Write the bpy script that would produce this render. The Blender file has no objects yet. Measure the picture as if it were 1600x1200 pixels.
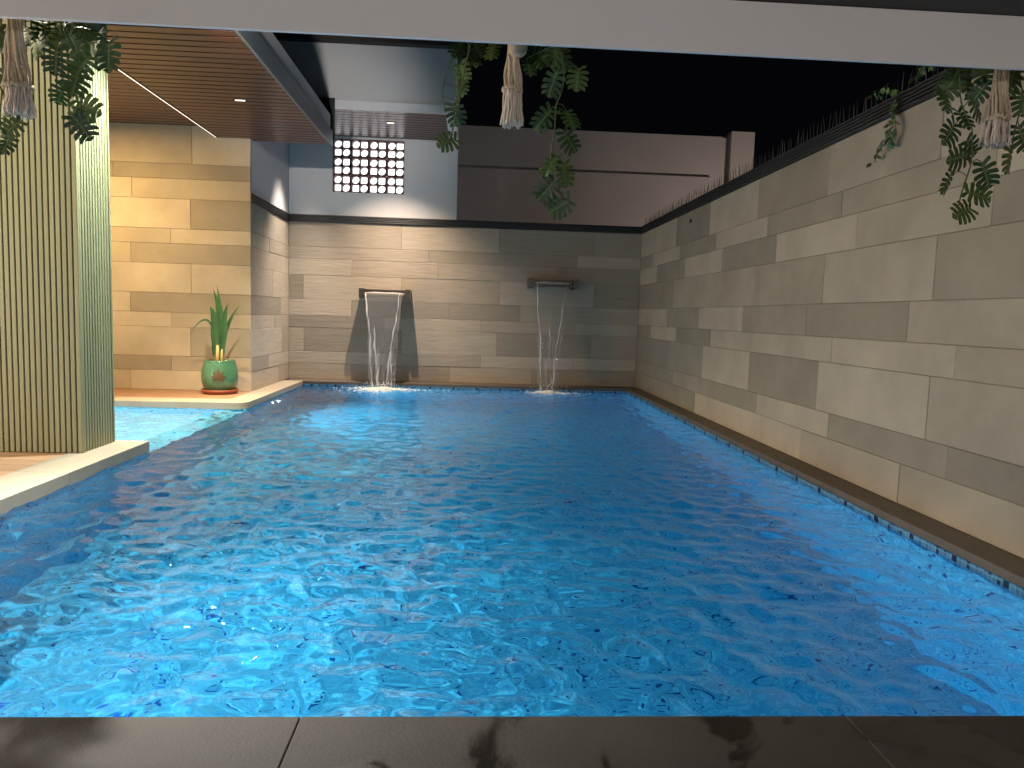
import bpy, bmesh, math, random
import numpy as np
from mathutils import Vector, Matrix
random.seed(7)
rng = np.random.default_rng(11)
scene = bpy.context.scene
C = scene.collection

# ------------------------------------------------------------------ camera
CAM_H = 0.8714
pitch, yaw, roll = 0.0926, 0.0578, 0.0301
fwd = Vector((math.sin(yaw)*math.cos(pitch), math.cos(yaw)*math.cos(pitch), -math.sin(pitch)))
rgt = Vector((math.cos(yaw), -math.sin(yaw), 0))
upv = rgt.cross(fwd)
r2 = math.cos(roll)*rgt + math.sin(roll)*upv
u2 = -math.sin(roll)*rgt + math.cos(roll)*upv
cam_data = bpy.data.cameras.new('camera')
cam_data.sensor_width = 36.0
cam_data.lens = 1150/1600*36
cam_data.clip_start = 0.05
cam_data.clip_end = 500
cam = bpy.data.objects.new('camera', cam_data)
C.objects.link(cam)
cam.matrix_world = Matrix(((r2.x, u2.x, -fwd.x, 0), (r2.y, u2.y, -fwd.y, 0), (r2.z, u2.z, -fwd.z, CAM_H), (0, 0, 0, 1)))
scene.camera = cam

# ------------------------------------------------------------------ night sky, exposure
world = bpy.data.worlds.new('World')
scene.world = world
world.use_nodes = True
bg = world.node_tree.nodes['Background']
bg.inputs[0].default_value = (0.20, 0.22, 0.32, 1)
bg.inputs[1].default_value = 0.006
vs = scene.view_settings
vs.view_transform = 'Standard'
vs.look = 'None'
vs.exposure = 0.0
vs.gamma = 1.0
vs.use_curve_mapping = False
cy = scene.cycles
cy.max_bounces = 10
cy.diffuse_bounces = 4
cy.glossy_bounces = 4
cy.transmission_bounces = 8
cy.transparent_max_bounces = 8
cy.sample_clamp_indirect = 4.0
cy.sample_clamp_direct = 0.0
cy.blur_glossy = 0.5
cy.use_denoising = True

# ------------------------------------------------------------------ materials
def new_mat(name):
    m = bpy.data.materials.new(name)
    m.use_nodes = True
    nt = m.node_tree
    return m, nt, nt.nodes['Principled BSDF']

def N(nt, t, **kw):
    n = nt.nodes.new(t)
    for k, v in kw.items():
        setattr(n, k, v)
    return n

def plain(name, col, rough=0.6, metal=0.0, vary=0.12, scale=8.0, bump=0.0, bscale=60.0, rand=0.0, stretch=(1, 1, 1), spec=0.5, coat=0.0):
    """base colour with soft noise mottling, per-object variation and a fine bump"""
    m, nt, b = new_mat(name)
    L = nt.links.new
    tc = N(nt, 'ShaderNodeTexCoord')
    mp = N(nt, 'ShaderNodeMapping')
    mp.inputs['Scale'].default_value = stretch
    L(tc.outputs['Object'], mp.inputs[0])
    oi = N(nt, 'ShaderNodeObjectInfo')
    add = N(nt, 'ShaderNodeVectorMath', operation='ADD')
    sc = N(nt, 'ShaderNodeVectorMath', operation='SCALE')
    comb = N(nt, 'ShaderNodeCombineXYZ')
    for i in range(3):
        L(oi.outputs['Random'], comb.inputs[i])
    L(comb.outputs[0], sc.inputs[0]); sc.inputs['Scale'].default_value = 37.0
    L(mp.outputs[0], add.inputs[0]); L(sc.outputs[0], add.inputs[1])
    nz = N(nt, 'ShaderNodeTexNoise')
    nz.inputs['Scale'].default_value = scale
    nz.inputs['Detail'].default_value = 6
    nz.inputs['Roughness'].default_value = 0.6
    L(add.outputs[0], nz.inputs['Vector'])
    mr = N(nt, 'ShaderNodeMapRange')
    mr.inputs['From Min'].default_value = 0.25; mr.inputs['From Max'].default_value = 0.75
    mr.inputs['To Min'].default_value = 1-vary; mr.inputs['To Max'].default_value = 1+vary
    L(nz.outputs[0], mr.inputs['Value'])
    val = mr.outputs[0]
    if rand:
        r = N(nt, 'ShaderNodeMapRange')
        r.inputs['To Min'].default_value = 1-rand; r.inputs['To Max'].default_value = 1+rand
        L(oi.outputs['Random'], r.inputs['Value'])
        mu = N(nt, 'ShaderNodeMath', operation='MULTIPLY')
        L(val, mu.inputs[0]); L(r.outputs[0], mu.inputs[1]); val = mu.outputs[0]
    vm = N(nt, 'ShaderNodeVectorMath', operation='SCALE')
    vm.inputs[0].default_value = col[:3]
    L(val, vm.inputs['Scale'])
    L(vm.outputs[0], b.inputs['Base Color'])
    b.inputs['Roughness'].default_value = rough
    b.inputs['Metallic'].default_value = metal
    b.inputs['Specular IOR Level'].default_value = spec
    b.inputs['Coat Weight'].default_value = coat
    if bump:
        n2 = N(nt, 'ShaderNodeTexNoise')
        n2.inputs['Scale'].default_value = bscale
        n2.inputs['Detail'].default_value = 5
        L(add.outputs[0], n2.inputs['Vector'])
        bp = N(nt, 'ShaderNodeBump')
        bp.inputs['Strength'].default_value = bump
        bp.inputs['Distance'].default_value = 0.004
        L(n2.outputs[0], bp.inputs['Height'])
        L(bp.outputs[0], b.inputs['Normal'])
    return m

def wet_granite():
    m = plain('wet_dark_granite', (0.020, 0.0162, 0.0132), 0.7, vary=0.35, scale=6, bump=0.2, bscale=140, rand=0.06)
    nt = m.node_tree; b = nt.nodes['Principled BSDF']; L = nt.links.new
    geo = N(nt, 'ShaderNodeNewGeometry')
    nz = N(nt, 'ShaderNodeTexNoise'); nz.inputs['Scale'].default_value = 3.2; nz.inputs['Detail'].default_value = 5; nz.inputs['Distortion'].default_value = 0.8
    L(geo.outputs['Position'], nz.inputs['Vector'])
    mr = N(nt, 'ShaderNodeMapRange'); mr.inputs['From Min'].default_value = 0.56; mr.inputs['From Max'].default_value = 0.60
    L(nz.outputs[0], mr.inputs['Value'])
    src = b.inputs['Base Color'].links[0].from_socket
    mx = N(nt, 'ShaderNodeMix', data_type='RGBA'); L(mr.outputs[0], mx.inputs['Factor']); L(src, mx.inputs['A'])
    mx.inputs['B'].default_value = (0.010, 0.008, 0.0068, 1); L(mx.outputs['Result'], b.inputs['Base Color'])
    r_ = N(nt, 'ShaderNodeMapRange'); r_.inputs['To Min'].default_value = 0.65; r_.inputs['To Max'].default_value = 0.28
    L(mr.outputs[0], r_.inputs['Value']); L(r_.outputs[0], b.inputs['Roughness'])
    return m

def emissive(name, col, s):
    m, nt, b = new_mat(name)
    b.inputs['Base Color'].default_value = (0.8, 0.8, 0.8, 1)
    b.inputs['Emission Color'].default_value = (*col, 1)
    b.inputs['Emission Strength'].default_value = s
    return m

STONE = {'l': plain('stone_pale_beige', (0.41, 0.345, 0.262), 0.75, vary=0.17, scale=2.4, bump=0.35, bscale=45, rand=0.07),
         'm': plain('stone_mid_beige', (0.345, 0.288, 0.215), 0.75, vary=0.17, scale=2.4, bump=0.35, bscale=45, rand=0.06),
         'd': plain('stone_grey_olive', (0.275, 0.232, 0.172), 0.75, vary=0.18, scale=2.4, bump=0.35, bscale=45, rand=0.08)}
RIPPLED = {k: plain('rippled_stone_'+k, c, 0.8, vary=0.12, scale=5, bump=0.9, bscale=9, rand=0.06, stretch=(0.7, 1, 7))
           for k, c in (('l', (0.40, 0.345, 0.275)), ('m', (0.345, 0.295, 0.235)), ('d', (0.285, 0.245, 0.195)))}
M = {
 'grout': plain('grout', (0.22, 0.185, 0.145), 0.9),
 'cap': plain('dark_metal_cap', (0.028, 0.028, 0.030), 0.45, vary=0.2, scale=4),
 'white': plain('white_plaster', (0.62, 0.62, 0.64), 0.7, vary=0.03, scale=2, bump=0.15, bscale=90),
 'greywall': plain('grey_plaster', (0.50, 0.50, 0.51), 0.75, vary=0.04, scale=1.5),
 'neigh': plain('neighbour_render', (0.38, 0.36, 0.35), 0.85, vary=0.08, scale=1.0, bump=0.2, bscale=30),
 'beam': plain('beam_paint', (0.74, 0.72, 0.71), 0.6, vary=0.03, scale=2, bump=0.12, bscale=70),
 'darkbrown': plain('dark_board', (0.02, 0.017, 0.016), 0.6, vary=0.2),
 'cream': plain('cream_coping_stone', (0.315, 0.262, 0.20), 0.65, vary=0.10, scale=9, bump=0.3, bscale=80, rand=0.05),
 'granite': wet_granite(),
 'ledge': plain('brown_ledge_stone', (0.10, 0.078, 0.058), 0.6, vary=0.2, scale=8, bump=0.2, bscale=80),
 'deck': plain('deck_timber', (0.40, 0.235, 0.13), 0.55, vary=0.22, scale=3, bump=0.3, bscale=20, rand=0.15, stretch=(0.6, 14, 14)),
 'terra': plain('terracotta_paving', (0.25, 0.14, 0.08), 0.6, vary=0.12, scale=6, bump=0.2, rand=0.08),
 'soffit': plain('soffit_timber', (0.078, 0.022, 0.011), 0.33, vary=0.30, scale=3, bump=0.15, bscale=12, rand=0.18, stretch=(0.5, 14, 14)),
 'gap': plain('soffit_void', (0.012, 0.008, 0.006), 0.9),
 'fascia': plain('fascia_metal', (0.12, 0.145, 0.165), 0.4, vary=0.08, scale=2),
 'slat': plain('fluted_panel', (0.245, 0.236, 0.128), 0.5, vary=0.07, scale=3, bump=0.1, bscale=50, rand=0.05, stretch=(8, 8, 0.6)),
 'groove': plain('panel_groove', (0.05, 0.045, 0.025), 0.8),
 'clay': plain('clay_block', (0.11, 0.035, 0.028), 0.7, vary=0.2, scale=20),
 'brass': plain('spout_steel', (0.10, 0.085, 0.075), 0.35, metal=0.7, vary=0.15),
 'spike': plain('spike_metal', (0.07, 0.07, 0.072), 0.5, metal=0.5),
 'pot': plain('green_glaze', (0.055, 0.150, 0.080), 0.3, vary=0.22, scale=9, coat=0.4),
 'emblem': plain('brown_motif', (0.085, 0.050, 0.014), 0.5, vary=0.2),
 'saucer': plain('red_saucer', (0.22, 0.045, 0.02), 0.5, vary=0.1),
 'soil': plain('soil', (0.035, 0.022, 0.014), 0.95, vary=0.3, scale=40, bump=0.8),
 'strap': plain('strap_leaf', (0.034, 0.095, 0.022), 0.42, vary=0.35, scale=12, rand=0.2, stretch=(1, 1, 0.4)),
 'cane': plain('pale_cane', (0.46, 0.34, 0.13), 0.5, vary=0.2, scale=25),
 'vine': plain('creeper_leaf', (0.09, 0.15, 0.04), 0.5, vary=0.35, scale=40, rand=0.3),
 'stem': plain('plant_stem', (0.055, 0.085, 0.025), 0.5, vary=0.2, scale=40),
 'cord': plain('cotton_cord', (0.52, 0.41, 0.29), 0.9, vary=0.2, scale=60, bump=0.8, bscale=220),
 'fringe': plain('cotton_fringe', (0.66, 0.56, 0.47), 0.95, vary=0.15, scale=60, bump=0.6, bscale=220),
 'bead': plain('wooden_bead', (0.46, 0.35, 0.24), 0.6, vary=0.15, scale=30),
 'trim': plain('lamp_trim', (0.5, 0.5, 0.5), 0.4),
 'earth': plain('ground_paving', (0.09, 0.085, 0.08), 0.9, vary=0.2, scale=2),
 'led': emissive('led_diffuser', (1.0, 0.88, 0.74), 1.6),
 'lens': emissive('lamp_lens', (1.0, 0.85, 0.66), 3.5),
 'poollens': emissive('pool_lamp_lens', (0.75, 0.95, 1.0), 14.0),
 'litroom': emissive('lit_room', (0.93, 0.97, 1.0), 2.4),
 'litdoor': emissive('lit_door', (1.0, 0.88, 0.74), 6.0),
 'darktile': plain('dark_blue_tile', (0.012, 0.02, 0.05), 0.25, vary=0.1),
 'black': plain('black_panel', (0.006, 0.006, 0.008), 0.7),
}

def leaf_material():
    m, nt, b = new_mat('monstera_leaf')
    L = nt.links.new
    tc = N(nt, 'ShaderNodeTexCoord'); oi = N(nt, 'ShaderNodeObjectInfo')
    sx = N(nt, 'ShaderNodeSeparateXYZ'); L(tc.outputs['Object'], sx.inputs[0])
    ab = N(nt, 'ShaderNodeMath', operation='ABSOLUTE'); L(sx.outputs[0], ab.inputs[0])
    vein = N(nt, 'ShaderNodeMapRange'); vein.inputs['From Max'].default_value = 0.05
    vein.inputs['To Min'].default_value = 1.0; vein.inputs['To Max'].default_value = 0.0
    L(ab.outputs[0], vein.inputs['Value'])
    nz = N(nt, 'ShaderNodeTexNoise'); nz.inputs['Scale'].default_value = 5; nz.inputs['Detail'].default_value = 4
    L(tc.outputs['Object'], nz.inputs['Vector'])
    cr = N(nt, 'ShaderNodeValToRGB')
    cr.color_ramp.elements[0].position = 0.30; cr.color_ramp.elements[0].color = (0.016, 0.050, 0.020, 1)
    cr.color_ramp.elements[1].position = 0.72; cr.color_ramp.elements[1].color = (0.075, 0.125, 0.030, 1)
    ad = N(nt, 'ShaderNodeMath', operation='MULTIPLY_ADD')
    L(oi.outputs['Random'], ad.inputs[0]); ad.inputs[1].default_value = 0.45; ad.inputs[2].default_value = -0.22
    a2 = N(nt, 'ShaderNodeMath', operation='ADD'); L(nz.outputs[0], a2.inputs[0]); L(ad.outputs[0], a2.inputs[1])
    L(a2.outputs[0], cr.inputs[0])
    mx = N(nt, 'ShaderNodeMix', data_type='RGBA')
    L(vein.outputs[0], mx.inputs['Factor']); L(cr.outputs[0], mx.inputs['A'])
    mx.inputs['B'].default_value = (0.13, 0.17, 0.05, 1)
    L(mx.outputs['Result'], b.inputs['Base Color'])
    b.inputs['Roughness'].default_value = 0.5
    b.inputs['Specular IOR Level'].default_value = 0.35
    b.inputs['Transmission Weight'].default_value = 0.0
    return m
M['monstera'] = leaf_material()

def mosaic_material(name, tile=0.024, base=(0.17, 0.50, 0.63), light=(0.31, 0.66, 0.76), dark=(0.014, 0.06, 0.22), pdark=0.10):
    m, nt, b = new_mat(name)
    L = nt.links.new
    geo = N(nt, 'ShaderNodeNewGeometry')
    nrm = N(nt, 'ShaderNodeVectorMath', operation='ABSOLUTE'); L(geo.outputs['True Normal'], nrm.inputs[0])
    sc = N(nt, 'ShaderNodeVectorMath', operation='SCALE'); sc.inputs['Scale'].default_value = 1/tile
    off = N(nt, 'ShaderNodeVectorMath', operation='ADD'); off.inputs[1].default_value = (100.137, 100.311, 100.223)
    L(geo.outputs['Position'], off.inputs[0]); L(off.outputs[0], sc.inputs[0])
    # collapse the axis along the normal so cells are squares in the face's plane
    inv = N(nt, 'ShaderNodeVectorMath', operation='SUBTRACT'); inv.inputs[0].default_value = (1, 1, 1); L(nrm.outputs[0], inv.inputs[1])
    rnd = N(nt, 'ShaderNodeVectorMath', operation='FRACTION')
    mu = N(nt, 'ShaderNodeVectorMath', operation='MULTIPLY'); L(sc.outputs[0], mu.inputs[0]); L(inv.outputs[0], mu.inputs[1])
    fl = N(nt, 'ShaderNodeVectorMath', operation='FLOOR'); L(mu.outputs[0], fl.inputs[0])
    L(mu.outputs[0], rnd.inputs[0])
    wn = N(nt, 'ShaderNodeTexWhiteNoise'); wn.noise_dimensions = '3D'; L(fl.outputs[0], wn.inputs['Vector'])
    cr = N(nt, 'ShaderNodeValToRGB'); cr.color_ramp.interpolation = 'CONSTANT'
    e = cr.color_ramp.elements
    e[0].position = 0.0; e[0].color = (*dark, 1)
    e[1].position = pdark; e[1].color = (*base, 1)
    x = e.new(pdark+0.25); x.color = (*light, 1)
    x = e.new(pdark+0.52); x.color = (base[0]*0.82, base[1]*0.88, base[2]*0.95, 1)
    x = e.new(pdark+0.72); x.color = (*[(p+q)/2 for p, q in zip(base, light)], 1)
    L(wn.outputs['Value'], cr.inputs[0])
    # joints
    sx = N(nt, 'ShaderNodeSeparateXYZ'); L(rnd.outputs[0], sx.inputs[0])
    mx_ = None
    for i in range(3):
        d = N(nt, 'ShaderNodeMath', operation='SUBTRACT'); L(sx.outputs[i], d.inputs[0]); d.inputs[1].default_value = 0.5
        a = N(nt, 'ShaderNodeMath', operation='ABSOLUTE'); L(d.outputs[0], a.inputs[0])
        # ignore the collapsed axis (fraction 0 there)
        s2 = N(nt, 'ShaderNodeSeparateXYZ'); L(inv.outputs[0], s2.inputs[0])
        p = N(nt, 'ShaderNodeMath', operation='MULTIPLY'); L(a.outputs[0], p.inputs[0]); L(s2.outputs[i], p.inputs[1])
        if mx_ is None: mx_ = p.outputs[0]
        else:
            q = N(nt, 'ShaderNodeMath', operation='MAXIMUM'); L(mx_, q.inputs[0]); L(p.outputs[0], q.inputs[1]); mx_ = q.outputs[0]
    g = N(nt, 'ShaderNodeMath', operation='GREATER_THAN'); L(mx_, g.inputs[0]); g.inputs[1].default_value = 0.455
    mix = N(nt, 'ShaderNodeMix', data_type='RGBA'); L(g.outputs[0], mix.inputs['Factor']); L(cr.outputs[0], mix.inputs['A'])
    mix.inputs['B'].default_value = (0.17, 0.40, 0.56, 1)
    L(mix.outputs['Result'], b.inputs['Base Color'])
    b.inputs['Roughness'].default_value = 0.3
    return m
M['mosaic'] = mosaic_material('pool_mosaic', pdark=0.04)
M['mosaic_deep'] = mosaic_material('pool_mosaic_deep', base=(0.045, 0.13, 0.24), light=(0.08, 0.20, 0.32), dark=(0.010, 0.02, 0.06), pdark=0.12)
M['mosaic_pale'] = mosaic_material('pool_mosaic_pale', base=(0.62, 0.72, 0.78), light=(0.74, 0.80, 0.82), dark=(0.30, 0.45, 0.62), pdark=0.06)

def water_material():
    m, nt, b = new_mat('pool_water')
    L = nt.links.new
    out = nt.nodes['Material Output']
    b.inputs['Base Color'].default_value = (1, 1, 1, 1)
    b.inputs['Roughness'].default_value = 0.0
    b.inputs['IOR'].default_value = 1.333
    b.inputs['Transmission Weight'].default_value = 1.0
    va = N(nt, 'ShaderNodeVolumeAbsorption')
    va.inputs['Color'].default_value = (0.12, 0.79, 0.96, 1)
    va.inputs['Density'].default_value = 0.5
    L(va.outputs[0], out.inputs['Volume'])
    return m
M['water'] = water_material()
m, nt, b = new_mat('falling_water')
b.inputs['Base Color'].default_value = (1, 1, 1, 1); b.inputs['Roughness'].default_value = 0.03
b.inputs['IOR'].default_value = 1.333; b.inputs['Transmission Weight'].default_value = 1.0
b.inputs['Transmission Weight'].default_value = 0.94
M['fall'] = m
m, nt, b = new_mat('aerated_water')
b.inputs['Base Color'].default_value = (0.95, 0.97, 1, 1); b.inputs['Roughness'].default_value = 0.12
b.inputs['IOR'].default_value = 1.333; b.inputs['Transmission Weight'].default_value = 0.55
M['strand'] = m
m, nt, b = new_mat('foam')
b.inputs['Base Color'].default_value = (0.9, 0.94, 0.97, 1); b.inputs['Roughness'].default_value = 0.35
b.inputs['Transmission Weight'].default_value = 0.25; b.inputs['IOR'].default_value = 1.2
M['foam'] = m

# ------------------------------------------------------------------ helpers
def mesh_obj(name, bm, mat, parent=None, smooth=False):
    me = bpy.data.meshes.new(name)
    bm.normal_update()
    bm.to_mesh(me); bm.free()
    if mat is not None: me.materials.append(mat)
    if smooth:
        me.polygons.foreach_set('use_smooth', [True]*len(me.polygons))
    o = bpy.data.objects.new(name, me)
    C.objects.link(o)
    if parent is not None: o.parent = parent
    return o

def share(name, me, parent=None, loc=(0, 0, 0), rot=(0, 0, 0), scale=(1, 1, 1)):
    o = bpy.data.objects.new(name, me)
    C.objects.link(o)
    o.location = loc; o.rotation_euler = rot; o.scale = scale
    if parent is not None: o.parent = parent
    return o

def tag(o, label=None, cat=None, group=None, kind=None):
    if label: o['label'] = label
    if cat: o['category'] = cat
    if group: o['group'] = group
    if kind: o['kind'] = kind
    return o

def thing(name, label, cat, group=None, loc=(0, 0, 0)):
    o = bpy.data.objects.new(name, None)
    C.objects.link(o)
    o.empty_display_size = 0.1
    o.location = loc
    return tag(o, label, cat, group)

def add_box(bm, x0, x1, y0, y1, z0, z1, bev=0.0):
    r = bmesh.ops.create_cube(bm, size=1.0)
    vs_ = r['verts']
    for v in vs_:
        v.co = Vector(((x0+x1)/2+v.co.x*(x1-x0), (y0+y1)/2+v.co.y*(y1-y0), (z0+z1)/2+v.co.z*(z1-z0)))
    if bev:
        es = set()
        for v in vs_: es.update(v.link_edges)
        bmesh.ops.bevel(bm, geom=list(es), offset=bev, segments=2, affect='EDGES', profile=0.5)

def wloc(o):
    v = Vector(o.location)
    while o.parent is not None:
        o = o.parent; v += Vector(o.location)
    return v

def box(name, mat, parent, x0, x1, y0, y1, z0, z1, bev=0.0):
    """a box object whose origin sits at its own centre"""
    bm = bmesh.new()
    cx, cy_, cz = (x0+x1)/2, (y0+y1)/2, (z0+z1)/2
    add_box(bm, x0-cx, x1-cx, y0-cy_, y1-cy_, z0-cz, z1-cz, bev)
    o = mesh_obj(name, bm, mat, parent)
    o.location = (cx, cy_, cz)
    if parent is not None:
        o.location = Vector((cx, cy_, cz)) - wloc(parent)
    return o

def add_tube(bm, pts, radii, seg=6, cap=True):
    pts = [Vector(p) for p in pts]
    if not hasattr(radii, '__len__'): radii = [radii]*len(pts)
    rings = []
    ref = Vector((0.13, 0.97, 0.21))
    for i, p in enumerate(pts):
        t = (pts[min(i+1, len(pts)-1)]-pts[max(i-1, 0)]).normalized()
        a = t.cross(ref)
        if a.length < 1e-4: a = t.cross(Vector((1, 0, 0)))
        a.normalize(); b_ = t.cross(a)
        rings.append([bm.verts.new(p+(a*math.cos(k*2*math.pi/seg)+b_*math.sin(k*2*math.pi/seg))*radii[i]) for k in range(seg)])
    for i in range(len(rings)-1):
        for k in range(seg):
            bm.faces.new((rings[i][k], rings[i][(k+1) % seg], rings[i+1][(k+1) % seg], rings[i+1][k]))
    if cap:
        bm.faces.new(rings[0][::-1]); bm.faces.new(rings[-1])

def spline(pts, n):
    """Catmull-Rom resampling"""
    P_ = [Vector(p) for p in pts]
    P_ = [P_[0]*2-P_[1]]+P_+[P_[-1]*2-P_[-2]]
    out = []
    S = len(P_)-3
    for k in range(n+1):
        u = k/n*S
        i = min(int(u), S-1); t = u-i
        a, b_, c, d = P_[i:i+4]
        out.append(0.5*((2*b_)+(c-a)*t+(2*a-5*b_+4*c-d)*t*t+(3*b_-a-3*c+d)*t**3))
    return out

def lathe(name, prof, mat, parent=None, seg=40, loc=(0, 0, 0)):
    bm = bmesh.new()
    rings = []
    for r, z in prof:
        if r < 1e-5: rings.append([bm.verts.new((0, 0, z))])
        else: rings.append([bm.verts.new((r*math.cos(2*math.pi*k/seg), r*math.sin(2*math.pi*k/seg), z)) for k in range(seg)])
    for a, b_ in zip(rings, rings[1:]):
        for k in range(seg):
            if len(a) == 1 and len(b_) == 1: continue
            if len(a) == 1: bm.faces.new((a[0], b_[(k+1) % seg], b_[k]))
            elif len(b_) == 1: bm.faces.new((a[k], a[(k+1) % seg], b_[0]))
            else: bm.faces.new((a[k], a[(k+1) % seg], b_[(k+1) % seg], b_[k]))
    bmesh.ops.recalc_face_normals(bm, faces=bm.faces)
    o = mesh_obj(name, bm, mat, parent, smooth=True)
    o.location = loc
    return o

# ------------------------------------------------------------------ dimensions (metres; z = 0 is the top of the copings)
XR, YB, YL, XC = 2.1365, 9.371, 7.796, -2.277      # right wall, back wall, wall behind the pot, return wall
PXR, PXL = 1.975, -2.06                            # pool edges
PY0, PY1 = 1.52, 9.13
WZ = -0.065                                        # water level
FLOOR = -1.20
DEPTHS = [0, .2, .15, .3, .15, .2, .3, .2, .15, .3]
ZS = [round(sum(DEPTHS[:i+1]), 3) for i in range(10)]

# ------------------------------------------------------------------ ground and pool
bm = bmesh.new()
bmesh.ops.create_grid(bm, x_segments=2, y_segments=2, size=90)
g = mesh_obj('ground', bm, M['earth']); g.location = (0, 0, -1.75)
tag(g, kind='structure')

pool = bpy.data.objects.new('pool', None); C.objects.link(pool); tag(pool, kind='structure')
T = 0.18
box('pool_floor', M['mosaic'], pool, PXL-T, PXR+T, PY0-T, PY1+T, FLOOR-0.15, FLOOR)
box('pool_side', M['mosaic'], pool, PXR, PXR+T, PY0, PY1, FLOOR-0.1, -0.037)
box('pool_side', M['mosaic'], pool, PXL, PXR, PY1, PY1+T, FLOOR-0.1, -0.037)
box('pool_side', M['mosaic'], pool, PXL-T, PXL, PY0, 4.80, FLOOR-0.1, -0.075)
box('pool_side', M['mosaic'], pool, PXL-T, PXL, 6.86, PY1, FLOOR-0.1, -0.062)
box('pool_side', M['mosaic'], pool, PXL, PXR, PY0-T, PY0, FLOOR-0.1, -0.052)
box('waterline_band', M['mosaic_deep'], pool, PXR-0.002, PXR+0.002, PY0, PY1, -0.10, -0.0365)
box('waterline_band', M['mosaic_deep'], pool, PXL, PXR-0.0021, PY1-0.002, PY1+0.002, -0.10, -0.0365)
def waterline_tile(x0, x1, y0, y1, z0, z1):
    box('dark_tile', M['darktile'], pool, x0, x1, y0, y1, z0, z1)
for k in range(26):
    waterline_tile(PXR-0.0045, PXR-0.001, 1.62+0.29*k, 1.645+0.29*k, -0.064, -0.0385)
for k in range(14):
    waterline_tile(-1.95+0.29*k, -1.925+0.29*k, PY1-0.0045, PY1-0.001, -0.064, -0.0385)
# shallow pool beside the deep one and the sunken wall between them
box('pool_divider', M['mosaic'], pool, PXL-T, PXL-0.003, 4.80, 6.86, FLOOR-0.1, -0.136)
box('divider_coping', M['mosaic'], pool, PXL-T-0.02, PXL+0.012, 4.80, 6.86, -0.135, -0.105)
box('shallow_floor', M['mosaic_pale'], pool, -4.6, PXL-T, 4.8, 6.86, -0.62, -0.42)
box('pool_side', M['mosaic'], pool, -4.6, PXL-T, 6.86, 7.0, -0.62, -0.062)
box('pool_side', M['mosaic'], pool, -4.6, PXL-T, 4.66, 4.8, -0.62, -0.075)

# water: one closed body with a rippled top
def water_height(X, Y):
    h = np.zeros_like(X)
    r = np.random.default_rng(5)
    for lam, amp, n in ((0.9, 0.0010, 6), (0.5, 0.0013, 10), (0.30, 0.0018, 16), (0.19, 0.0025, 20), (0.12, 0.0017, 20), (0.07, 0.0004, 14)):
        for _ in range(n):
            l = lam*r.uniform(0.75, 1.3); th = r.uniform(0, 2*math.pi); k = 2*math.pi/l
            ph = r.uniform(0, 2*math.pi)
            wx = X+0.05*np.sin(2.3*Y+ph)+0.03*np.sin(5.1*X+2*ph); wy = Y+0.05*np.sin(2.9*X-ph)
            s = np.sin(k*(wx*math.cos(th)+wy*math.sin(th))+ph)
            h += amp/math.sqrt(n)*1.4*(s+0.25*(s*s-0.5)*2)
    for cx, cy_, a in ((-1.03, 8.88, 0.012), (0.98, 8.93, 0.008)):
        d = np.sqrt((X-cx)**2+(Y-cy_)**2)
        h += a*np.sin(2*math.pi*d/0.13)*np.exp(-d/0.55)/(1+0.6*d)
    return h
xs = np.concatenate([np.linspace(-4.62, -2.4, 46, endpoint=False), np.linspace(-2.4, PXR+0.03, 290)])
ys = [PY0-0.03]
while ys[-1] < PY1+0.03:
    ys.append(ys[-1]+0.0095+0.0034*(ys[-1]-PY0))
ys = np.array(ys); ys[-1] = PY1+0.03
XX, YY = np.meshgrid(xs, ys)
ZZ = WZ+water_height(XX, YY)*(0.75+0.25*np.clip((9-YY)/6, 0, 1))
nx, ny = len(xs), len(ys)
top = np.stack([XX, YY, ZZ], -1).reshape(-1, 3)
idx = np.arange(nx*ny).reshape(ny, nx)
faces = np.stack([idx[:-1, :-1], idx[:-1, 1:], idx[1:, 1:], idx[1:, :-1]], -1).reshape(-1, 4).tolist()
loop = list(idx[0, :])+list(idx[1:, -1])+list(idx[-1, -2::-1])+list(idx[-2:0:-1, 0])
verts = top.tolist()
base = len(verts)
for i in loop:
    v = verts[i]; verts.append((v[0], v[1], FLOOR-0.08))
nl = len(loop)
for k in range(nl):
    a, b_ = int(loop[k]), int(loop[(k+1) % nl])
    faces.append((b_, a, base+k, base+(k+1) % nl))
faces.append([base+k for k in range(nl)][::-1])
me = bpy.data.meshes.new('water'); me.from_pydata(verts, [], faces); me.update()
me.polygons.foreach_set('use_smooth', [True]*(len(me.polygons)-nl-1)+[False]*(nl+1))
me.materials.append(M['water'])
water = bpy.data.objects.new('water', me); C.objects.link(water); tag(water, kind='structure')

# ------------------------------------------------------------------ edges and paving
edge = bpy.data.objects.new('pool_edging', None); C.objects.link(edge); tag(edge, kind='structure')
# brown ledge along the right wall and the back wall
n = 7
for i in range(n):
    a = 1.0+(PY1+0.0-1.0)*i/n; b_ = 1.0+(PY1-1.0)*(i+1)/n
    box('ledge_stone', M['ledge'], edge, PXR, XR+0.05, a+0.0015, b_-0.0015, -0.036, 0.0, 0.004)
for i in range(4):
    a = XC+(XR-XC)*i/4; b_ = XC+(XR-XC)*(i+1)/4
    box('ledge_stone', M['ledge'], edge, max(a, PXL-0.2)+0.0015, b_-0.0015, PY1+0.0015, YB+0.05, -0.036, -0.001, 0.004)
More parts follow.
